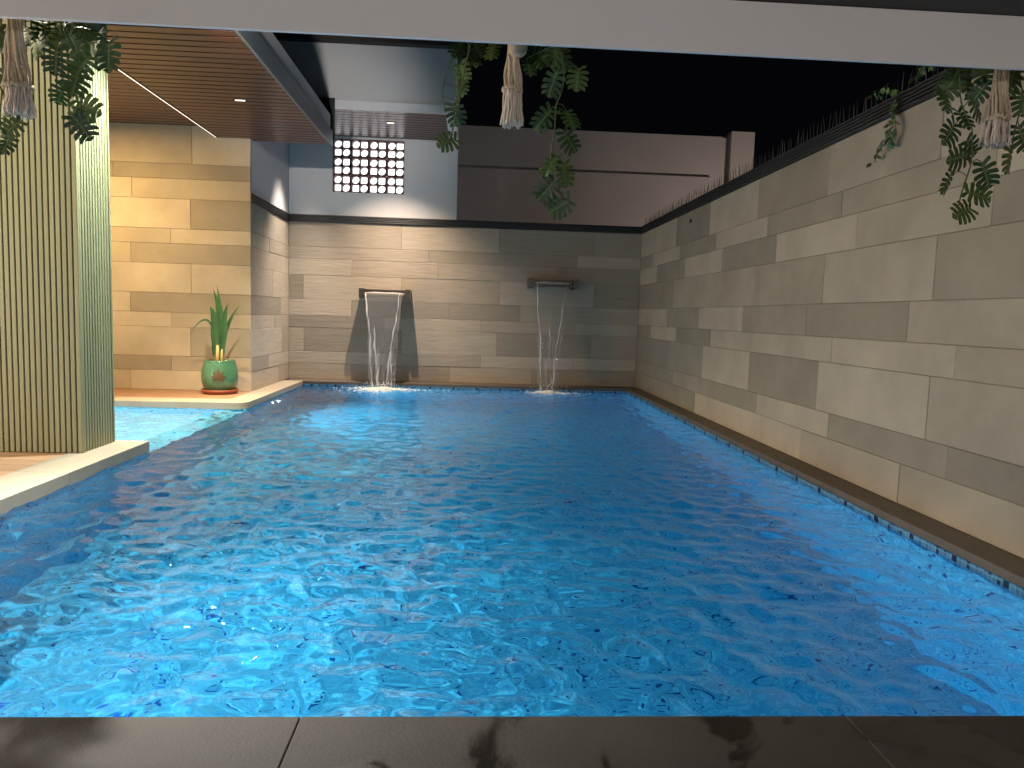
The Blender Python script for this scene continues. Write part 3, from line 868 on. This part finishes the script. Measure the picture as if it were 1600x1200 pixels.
def splash(cx, cy_, R, n, label, seed):
    r = random.Random(seed)
    bm = bmesh.new()
    # broken foam patch: many low bubbles, dense in the middle
    for k in range(n):
        a = r.uniform(0, 2*math.pi); d = R*abs(r.gauss(0, 0.40))*(1+0.45*math.sin(3*a+seed)+0.25*math.sin(7*a))
        s = r.uniform(0.004, 0.015)*(1.25-0.6*min(d/R, 1))
        m_ = Matrix.Translation((d*math.cos(a)*1.35, d*math.sin(a)*0.75, r.uniform(0.0, 0.012)+0.02*max(0, 1-d/R*2))) @ Matrix.Diagonal((r.uniform(0.8, 2.0), r.uniform(0.8, 1.6), r.uniform(0.35, 0.7), 1))
        bmesh.ops.create_icosphere(bm, subdivisions=1, radius=s, matrix=m_)
    # flying drops
    for k in range(n//6):
        d = R*abs(r.gauss(0, 0.4)); a = r.uniform(0, 2*math.pi)
        bmesh.ops.create_icosphere(bm, subdivisions=1, radius=r.uniform(0.002, 0.006), matrix=Matrix.Translation((d*math.cos(a)*1.2, d*math.sin(a)*0.8, abs(r.gauss(0, 0.05)))))
    o = mesh_obj('splash', bm, M['foam'], None, smooth=True)
    o.location = (cx, cy_, WZ+0.002)
    return tag(o, label, 'splash', kind='stuff')
spout(-1.065, 1.085, 'dark metal water spout on the bright left half of the end wall')
spout(1.005, 1.275, 'dark metal water spout on the dim right half of the end wall')
falling(-1.065, 1.085, 8.90, 'bright water falling from the left spout on the end wall',
        [(0.0, 0.12, 0.0, 1.0, 0.011), (0.93, 0.80, 0.0, 0.62, 0.009), (0.80, 0.62, 0.60, 1.0, 0.010), (0.80, 0.86, 0.60, 1.0, 0.008), (0.22, 0.3, 0.35, 0.95, 0.013), (0.3, 0.36, 0.6, 1.0, 0.006)], 3, 0.46, 0.30, 0.01)
falling(1.005, 1.275, 8.96, 'faint thin water falling from the right spout on the end wall',
        [(0.0, 0.2, 0.0, 1.0, 0.010), (0.95, 0.72, 0.0, 1.0, 0.007), (0.5, 0.55, 0.4, 0.75, 0.005)], 8, 0.42, 0.24, -0.05)
splash(-1.03, 8.86, 0.36, 1700, 'bright white splash under the left water spout', 1)
splash(0.97, 8.92, 0.27, 750, 'small white splash under the right water spout', 2)

# ------------------------------------------------------------------ potted plant
pt = thing('flower_pot', 'green glazed round pot with brown leaf motif on a red saucer', 'pot', loc=(-2.52, 7.56, 0.0005))
lathe('saucer', [(0, 0.0), (0.155, 0.0), (0.17, 0.02), (0.178, 0.045), (0.168, 0.045), (0.155, 0.018), (0, 0.016)], M['saucer'], pt, 48)
prof = [(0, 0.018), (0.12, 0.018), (0.145, 0.04), (0.168, 0.10), (0.177, 0.17), (0.172, 0.24), (0.155, 0.30), (0.146, 0.325), (0.150, 0.337), (0.138, 0.338), (0.132, 0.315), (0.132, 0.29), (0, 0.285)]
body = lathe('pot_body', prof, M['pot'], pt, 56)
lathe('soil', [(0.131, 0.291), (0.08, 0.297), (0, 0.30)], M['soil'], pt, 24)
# seven-fingered leaf motif laid on the pot's side
def motif():
    bm = bmesh.new()
    def rad_at(z):
        for (ra, za), (rb, zb) in zip(prof[1:], prof[2:]):
            if za <= z <= zb: return ra+(rb-ra)*(z-za)/(zb-za)
        return 0.17
    zc0, th0 = 0.165, -1.33
    def P_(u, w_):
        z = zc0+w_; rr = rad_at(z)+0.0045; th = th0+u/rr
        return bm.verts.new((rr*math.cos(th), rr*math.sin(th), z))
    for ang, ln, wd in ((0, 0.10, 0.016), (38, 0.088, 0.015), (-38, 0.088, 0.015), (75, 0.08, 0.014), (-75, 0.08, 0.014), (112, 0.06, 0.012), (-112, 0.06, 0.012)):
        a = math.radians(ang); dx, dz = math.sin(a), math.cos(a); px, pz = dz, -dx
        Lp, Rp, K = [], [], 7
        for k in range(K+1):
            t = k/K; w_ = wd*math.sin(math.pi*min(t*0.95+0.06, 1))**0.8*(1 if k < K else 0.05)
            Lp.append(P_(dx*ln*t-px*w_, dz*ln*t-pz*w_)); Rp.append(P_(dx*ln*t+px*w_, dz*ln*t+pz*w_))
        for k in range(K): bm.faces.new((Lp[k], Rp[k], Rp[k+1], Lp[k+1]))
    a_, b_, c_, d_ = P_(-0.002, -0.065), P_(0.002, -0.065), P_(0.002, 0), P_(-0.002, 0)
    bm.faces.new((a_, b_, c_, d_))
    return mesh_obj('leaf_motif', bm, M['emblem'], body)
motif()
pp = thing('potted_plant', 'tall strap leaved green plant with pale canes growing in the green pot', 'plant', loc=(-2.52, 7.56, 0.29))
def strap(pts, w, fold=0.3, n=16):
    c = spline(pts, n)
    bm = bmesh.new(); rows = []
    for i, p in enumerate(c):
        f_ = i/n
        tdir = (c[min(i+1, n)]-c[max(i-1, 0)]).normalized()
        side = tdir.cross(Vector((0.25, -1, 0.15))).normalized()
        nor = side.cross(tdir)
        ww = w*max(0.04, math.sin(math.pi*(0.12+0.88*f_)**0.85))
        rows.append([bm.verts.new(p-side*ww+nor*ww*fold), bm.verts.new(p), bm.verts.new(p+side*ww+nor*ww*fold)])
    for a, b_ in zip(rows, rows[1:]):
        for k in range(2): bm.faces.new((a[k], a[k+1], b_[k+1], b_[k]))
    return mesh_obj('leaf', bm, M['strap'], pp, smooth=True)
for pts, w in (([(0, 0, 0.1), (0.0, 0, 0.40), (-0.02, 0, 0.62), (-0.06, 0, 0.76)], 0.024), ([(0.01, 0.01, 0.1), (0.015, 0, 0.45), (0.0, 0, 0.65), (-0.02, 0, 0.79)], 0.020),
               ([(-0.01, -0.01, 0.12), (-0.03, -0.02, 0.30), (-0.10, -0.03, 0.44), (-0.19, -0.03, 0.42), (-0.28, -0.03, 0.30)], 0.012),
               ([(0.01, 0, 0.1), (0.06, 0, 0.32), (0.12, 0, 0.48), (0.20, -0.01, 0.60)], 0.018), ([(0.01, -0.01, 0.15), (0.04, -0.01, 0.38), (0.065, -0.02, 0.52), (0.095, -0.03, 0.62)], 0.028),
               ([(0, -0.01, 0.12), (-0.03, -0.02, 0.36), (-0.055, -0.02, 0.52), (-0.085, -0.02, 0.58)], 0.034), ([(-0.01, -0.02, 0.05), (-0.035, -0.03, 0.25), (-0.045, -0.03, 0.42), (-0.04, -0.03, 0.52)], 0.034),
               ([(0.02, -0.02, 0.05), (0.05, -0.03, 0.28), (0.065, -0.03, 0.42), (0.06, -0.03, 0.52)], 0.032), ([(-0.02, -0.01, 0.3), (-0.05, -0.02, 0.2), (-0.045, -0.02, 0.10), (-0.035, -0.02, 0.05)], 0.018),
               ([(0.0, 0.02, 0.12), (0.0, 0.02, 0.34), (0.01, 0.02, 0.5), (0.02, 0.02, 0.6)], 0.032)):
    strap(pts, w)
for dx, h_, r_ in ((-0.012, 0.20, 0.021), (0.028, 0.18, 0.014), (-0.04, 0.16, 0.006)):
    bm = bmesh.new(); add_tube(bm, [(dx, -0.02, -0.02), (dx*1.02, -0.02, h_*0.5), (dx, -0.015, h_)], [r_, r_*0.95, r_*0.8], 10)
    mesh_obj('cane', bm, M['cane'], pp, smooth=True)

# ------------------------------------------------------------------ hanging monstera vines and macrame tassels
def monstera_mesh(seed, fold):
    """unit leaf in the xz plane: base at the origin, tip at z = -1, slit into rounded fingers on both sides"""
    r = random.Random(seed)
    bm = bmesh.new()
    def outline(t):      # half width along the rib
        t = min(max(t, 0.0), 1.0)
        return 0.50*(math.sin(math.pi*(0.16+0.84*t))**0.75)
    def lift(x, t): return -fold*abs(x)+0.5*x*x+0.18*(t-0.4)**2
    for s in (-1, 1):
        tb = [0.0, 0.15, 0.30, 0.46, 0.63, 0.81, 1.0]
        for i in range(6):
            a0, a1 = tb[i], tb[i+1]
            rows = []
            reach = r.uniform(0.94, 1.05)
            back = (-0.30, -0.16, -0.02, 0.06, 0.10, 0.10)[i]      # the first fingers lean back round the stalk
            for q in (0.0, 0.22, 0.45, 0.68, 0.86, 1.0):
                row = []
                for m_ in (0.0, 0.33, 0.67, 1.0):
                    # fingers: joined near the rib, thin slits outside, rounded ends
                    sh = 0 if q < 0.3 else 0.06+0.11*(q-0.3)
                    if q > 0.95: sh = 0.32
                    mm = 0.5+(m_-0.5)*(1-2*sh*(0.8 if i < 5 else 0.5))
                    tt = a0+(a1-a0)*mm
                    flare = 1.0+0.35*q*(1 if i < 4 else 0.2)
                    tc = (a0+a1)/2
                    to = tc+(tt-tc)*flare
                    x = s*outline(tc*0.75+tt*0.25)*q*reach
                    z = to+back*q+0.10*q*q
                    if i == 5: x *= (1-0.55*m_); z = tt+0.10*q*(1-mm)
                    row.append(bm.verts.new((x, lift(x, tt), -z)))
                rows.append(row)
            for ra, rb in zip(rows, rows[1:]):
                for k in range(3): bm.faces.new((ra[k], ra[k+1], rb[k+1], rb[k]))
    bmesh.ops.remove_doubles(bm, verts=bm.verts, dist=0.0005)
    bmesh.ops.recalc_face_normals(bm, faces=bm.faces)
    me = bpy.data.meshes.new('leaf'); bm.to_mesh(me); bm.free()
    me.materials.append(M['monstera'])
    me.polygons.foreach_set('use_smooth', [True]*len(me.polygons))
    return me
LEAVES = [monstera_mesh(s, f) for s, f in ((1, 0.10), (2, 0.22), (3, 0.32))]
def vine(label, stems, leaves, loc, seed, hoop=None):
    r = random.Random(seed)
    t = thing('monstera_vine', label, 'plant', 'hanging monstera vines', loc)
    o0 = Vector(loc)
    nodes = []
    for st in stems:
        c = spline(st, 30); nodes += c
        bm = bmesh.new(); add_tube(bm, [p-o0 for p in c], 0.0028, 6)
        mesh_obj('stem', bm, M['stem'], t, smooth=True)
    for (x, y_, z, s, ang) in leaves:
        c = Vector((x, y_, z))
        s *= 0.92
        rot = Matrix.Rotation(math.radians(-ang), 4, 'Y')
        tilt = Matrix.Rotation(math.radians(r.uniform(-38, 38)), 4, 'Z') @ Matrix.Rotation(math.radians(r.uniform(-35, 22)), 4, 'X')
        Mx = tilt @ rot
        basep = c-(Mx @ Vector((0, 0, -0.5*s)))
        o = share('leaf', r.choice(LEAVES), t)
        o.matrix_local = Matrix.Translation(basep-o0) @ Mx @ Matrix.Diagonal((s*r.uniform(0.9, 1.05), s, s, 1))
        q = min(nodes, key=lambda p: (p-basep).length)
        if (q-basep).length < 0.16:
            mid = (q+basep)/2+Vector((0, 0, 0.012))
            bm = bmesh.new(); add_tube(bm, [p-o0 for p in spline([q, mid, basep], 6)], 0.0018, 5)
            mesh_obj('leaf_stalk', bm, M['stem'], t, smooth=True)
    if hoop:
        c = spline(hoop, 20)
        bm = bmesh.new(); add_tube(bm, [p-o0 for p in c], 0.0022, 6)
        for k in (3, 8, 13, 18):
            add_tube(bm, [c[k]-o0, c[k]-o0+Vector((0.045, 0, -0.012))], 0.0014, 5)
        mesh_obj('stem', bm, M['stem'], t, smooth=True)
    return t
LEAF_CENTRE=[
(0.26,2.62,1.67,0.096,-25),(0.35,2.65,1.70,0.092,-5),(0.23,2.62,1.55,0.096,-40),(0.33,2.64,1.56,0.092,5),(0.33,2.62,1.48,0.091,40),(0.26,2.60,1.39,0.095,-10),(0.32,2.65,1.37,0.092,12),(0.25,2.62,1.31,0.096,-40),(0.30,2.64,1.26,0.092,-60),(0.18,2.67,1.74,0.070,10),(0.27,2.68,1.79,0.093,-20),(0.23,2.70,1.78,0.080,40),(0.30,2.70,1.78,0.080,15),(-0.10,2.62,1.46,0.082,-65),(-0.07,2.65,1.56,0.083,15),(-0.05,2.62,1.64,0.068,10),(-0.05,2.65,1.70,0.078,20),(-0.02,2.68,1.76,0.075,20),(-0.07,2.70,1.80,0.080,-30),(0.00,2.72,1.81,0.071,30),(0.20,2.72,1.81,0.085,-20),(0.05,2.74,1.81,0.071,0),
]
LEAF_LEFT=[
(-1.56,2.60,1.74,0.090,60),(-1.57,2.63,1.72,0.096,-20),(-1.53,2.70,1.77,0.085,20),(-1.47,2.65,1.72,0.083,30),(-1.39,2.60,1.66,0.099,-5),(-1.41,2.66,1.76,0.106,-30),(-1.34,2.63,1.72,0.101,20),(-1.32,2.66,1.78,0.093,60),(-1.29,2.68,1.76,0.084,30),(-1.23,2.62,1.69,0.114,0),(-1.31,2.60,1.65,0.095,-35),(-1.32,2.58,1.59,0.108,-15),(-1.39,2.62,1.56,0.073,-10),(-1.29,2.60,1.52,0.104,60),(-1.33,2.62,1.48,0.091,-35),(-1.31,2.60,1.45,0.095,35),(-1.54,2.60,1.44,0.086,-50),(-1.57,2.62,1.39,0.082,-15),(-1.58,2.63,1.60,0.078,-40),(-1.48,2.70,1.78,0.094,-10),(-1.40,2.70,1.80,0.094,10),(-1.33,2.70,1.74,0.080,15),
]
LEAF_RIGHT=[
(1.68,2.62,1.73,0.100,-25),(1.74,2.66,1.78,0.106,20),(1.66,2.60,1.67,0.099,-5),(1.68,2.60,1.56,0.104,-35),(1.75,2.63,1.62,0.091,15),(1.79,2.62,1.65,0.091,50),(1.81,2.65,1.72,0.092,-35),(1.72,2.60,1.48,0.113,-70),(1.78,2.62,1.52,0.087,55),(1.83,2.60,1.42,0.104,25),(1.70,2.62,1.39,0.087,-15),(1.81,2.60,1.35,0.104,70),(1.76,2.61,1.29,0.100,-65),(1.92,2.64,1.76,0.110,-20),(1.96,2.67,1.81,0.102,30),(1.91,2.60,1.48,0.113,0),(1.97,2.62,1.56,0.105,20),(1.79,2.69,1.75,0.103,10),(1.98,2.65,1.69,0.101,10),(1.86,2.70,1.80,0.089,10),
]
STEM_C = [(0.291, 2.62, 1.792), (0.299, 2.62, 1.699), (0.29, 2.62, 1.64), (0.276, 2.62, 1.601), (0.274, 2.62, 1.525), (0.269, 2.62, 1.48), (0.264, 2.62, 1.438), (0.258, 2.62, 1.35), (0.281, 2.62, 1.268)]
STEM_C2 = [(-0.026, 2.62, 1.781), (-0.04, 2.62, 1.725), (-0.051, 2.62, 1.661), (-0.063, 2.62, 1.586), (-0.079, 2.62, 1.51), (-0.089, 2.62, 1.466)]
STEM_L = [(-1.362, 2.6, 1.767), (-1.343, 2.6, 1.717), (-1.319, 2.6, 1.657), (-1.325, 2.6, 1.595), (-1.314, 2.6, 1.534), (-1.318, 2.6, 1.451)]
STEM_L2 = [(-1.524, 2.6, 1.769), (-1.551, 2.6, 1.707), (-1.557, 2.6, 1.625), (-1.575, 2.6, 1.461), (-1.556, 2.6, 1.41)]
STEM_R = [(1.701, 2.6, 1.78), (1.715, 2.6, 1.671), (1.761, 2.6, 1.585), (1.768, 2.6, 1.508), (1.768, 2.6, 1.452), (1.745, 2.6, 1.361), (1.736, 2.6, 1.304)]
STEM_R2 = [(1.912, 2.6, 1.79), (1.939, 2.6, 1.704), (1.931, 2.6, 1.637), (1.919, 2.6, 1.57), (1.916, 2.6, 1.503)]
HOOP = [(-0.085, 2.6, 1.735), (-0.108, 2.6, 1.684), (-0.116, 2.6, 1.633), (-0.115, 2.6, 1.593), (-0.105, 2.6, 1.555)]
vine('monstera vine hanging in the middle of the beam, beside the cream tassel', [STEM_C, STEM_C2], LEAF_CENTRE, (0.1, 2.66, 1.80), 1, HOOP)
vine('monstera vine bunch hanging at the left end in front of the fluted column', [STEM_L, STEM_L2], LEAF_LEFT, (-1.42, 2.66, 1.80), 2)
vine('monstera vine bunch hanging at the right end in front of the boundary wall', [STEM_R, STEM_R2], LEAF_RIGHT, (1.82, 2.66, 1.80), 3)

def hanger(x, y_, ztop, zknot, zbot, rtop, rbot, label, seed, bead=None):
    r = random.Random(seed)
    t = thing('macrame_tassel', label, 'tassel', 'macrame tassels under the beam', (x, y_, zbot))
    o0 = Vector(t.location)
    bm = bmesh.new()
    n_ = 22
    for k in range(n_):
        a = 2*math.pi*k/n_+r.uniform(-0.1, 0.1); q = r.uniform(0.45, 1.0)
        pts = []
        for j in range(9):
            f_ = j/8
            rr = (rtop+(rbot*0.78-rtop)*f_**1.3)*q*(1+0.10*math.sin(9*f_+k))
            pts.append(Vector((x+rr*math.cos(a+0.8*f_)+0.002*math.sin(11*f_+k), y_+rr*0.8*math.sin(a+0.8*f_), ztop+(zknot-ztop)*f_))-o0)
        add_tube(bm, pts, 0.0046, 7)
    # wrapped knot collar
    for k in range(n_):
        a = 2*math.pi*k/n_; rr = rbot*0.72
        bmesh.ops.create_icosphere(bm, subdivisions=2, radius=0.0085, matrix=Matrix.Translation(Vector((x+rr*math.cos(a), y_+rr*0.8*math.sin(a), zknot+r.uniform(-0.006, 0.006)))-o0))
    mesh_obj('cords', bm, M['cord'], t, smooth=True)
    bm = bmesh.new()
    for k in range(70):
        a = r.uniform(0, 2*math.pi); q = math.sqrt(r.uniform(0.05, 1)); e = zbot+abs(r.gauss(0, 0.008))
        pts = []
        for j in range(6):
            f_ = j/5
            rr = rbot*(0.72+0.28*f_)*q
            pts.append(Vector((x+rr*math.cos(a)+0.0025*math.sin(8*f_+k), y_+rr*0.8*math.sin(a)+0.0025*math.cos(7*f_+k), zknot+(e-zknot)*f_))-o0)
        add_tube(bm, pts, [0.0036]*4+[0.0042, 0.003], 5)
    mesh_obj('fringe', bm, M['fringe'], t, smooth=True)
    if bead:
        lathe('bead', [(0, -0.034), (0.018, -0.029), (0.03, -0.016), (0.034, 0), (0.03, 0.016), (0.018, 0.029), (0, 0.034)], M['bead'], t, 20, Vector(bead)-o0)
    return t
hanger(-1.514, 2.60, 1.80, 1.575, 1.475, 0.026, 0.058, 'thick cream macrame tassel hanging left before the fluted column', 4)
hanger(0.121, 2.60, 1.82, 1.640, 1.515, 0.016, 0.040, 'cream macrame tassel with wooden bead hanging at the middle of the beam', 5, (0.134, 2.575, 1.772))
hanger(1.851, 2.60, 1.82, 1.622, 1.520, 0.020, 0.054, 'cream macrame tassel hanging right before the stone boundary wall', 6)

# ------------------------------------------------------------------ creeper spilling over the right wall
cr = thing('creeper', 'small leafy creeper spilling over the top of the right boundary wall', 'plant', loc=(2.11, 3.74, 1.95))
r = random.Random(9)
bm = bmesh.new()
for (a, b_, c, d, e) in ((0, 0, 0, 0, 0), (0, 0.02, -0.02, 0, 0), (0, -0.01, 0.01, 0.03, 0.03)):
    pass
cpts = [[(2.13, 3.70, 2.05), (2.095, 3.71, 1.97), (2.10, 3.73, 1.90), (2.10, 3.75, 1.84), (2.095, 3.80, 1.80), (2.10, 3.86, 1.73)],
        [(2.13, 3.72, 2.05), (2.09, 3.70, 1.96), (2.085, 3.66, 1.88), (2.09, 3.68, 1.82), (2.09, 3.74, 1.79)],
        [(2.14, 3.60, 2.05), (2.12, 3.55, 2.10), (2.11, 3.45, 2.11), (2.10, 3.38, 2.08)],
        [(2.14, 3.72, 2.05), (2.12, 3.82, 2.10), (2.11, 3.92, 2.10)]]
bm2 = bmesh.new()
add_tube(bm2, [(0, 0, 0), (0, 0, 0.001)], 0.0001, 3); bm2.free()
lm = bmesh.new()
vs_ = [lm.verts.new(p) for p in ((0, 0, 0), (-0.32, 0.08, -0.35), (0.32, 0.08, -0.35), (-0.26, 0.05, -0.7), (0.26, 0.05, -0.7), (0, 0, -1.0), (0, 0, -0.5))]
for f_ in ((0, 1, 6), (0, 6, 2), (1, 3, 6), (2, 6, 4), (3, 5, 6), (4, 6, 5)): lm.faces.new([vs_[k] for k in f_])
lme = bpy.data.meshes.new('leaf'); lm.to_mesh(lme); lm.free(); lme.materials.append(M['vine'])
for pts in cpts:
    c = spline(pts, 24)
    bm = bmesh.new(); add_tube(bm, [p-Vector(cr.location) for p in c], 0.0018, 5)
    mesh_obj('stem', bm, M['stem'], cr)
    for p in c[2:]:
        for _ in range(1 if r.random() < 0.75 else 2):
            s = r.uniform(0.026, 0.046)
            o = share('leaf', lme, cr, p-Vector(cr.location)+Vector((r.uniform(-0.012, 0), r.uniform(-0.012, 0.012), r.uniform(-0.006, 0.012))), (r.uniform(-1.0, 1.0), r.uniform(-0.6, 0.6), math.pi/2+r.uniform(-0.8, 0.8)), (s, s, s))

# ------------------------------------------------------------------ light focused through the ripples onto the pool floor
water.cycles.is_caustics_caster = True
for o in pool.children:
    o.cycles.is_caustics_receiver = True
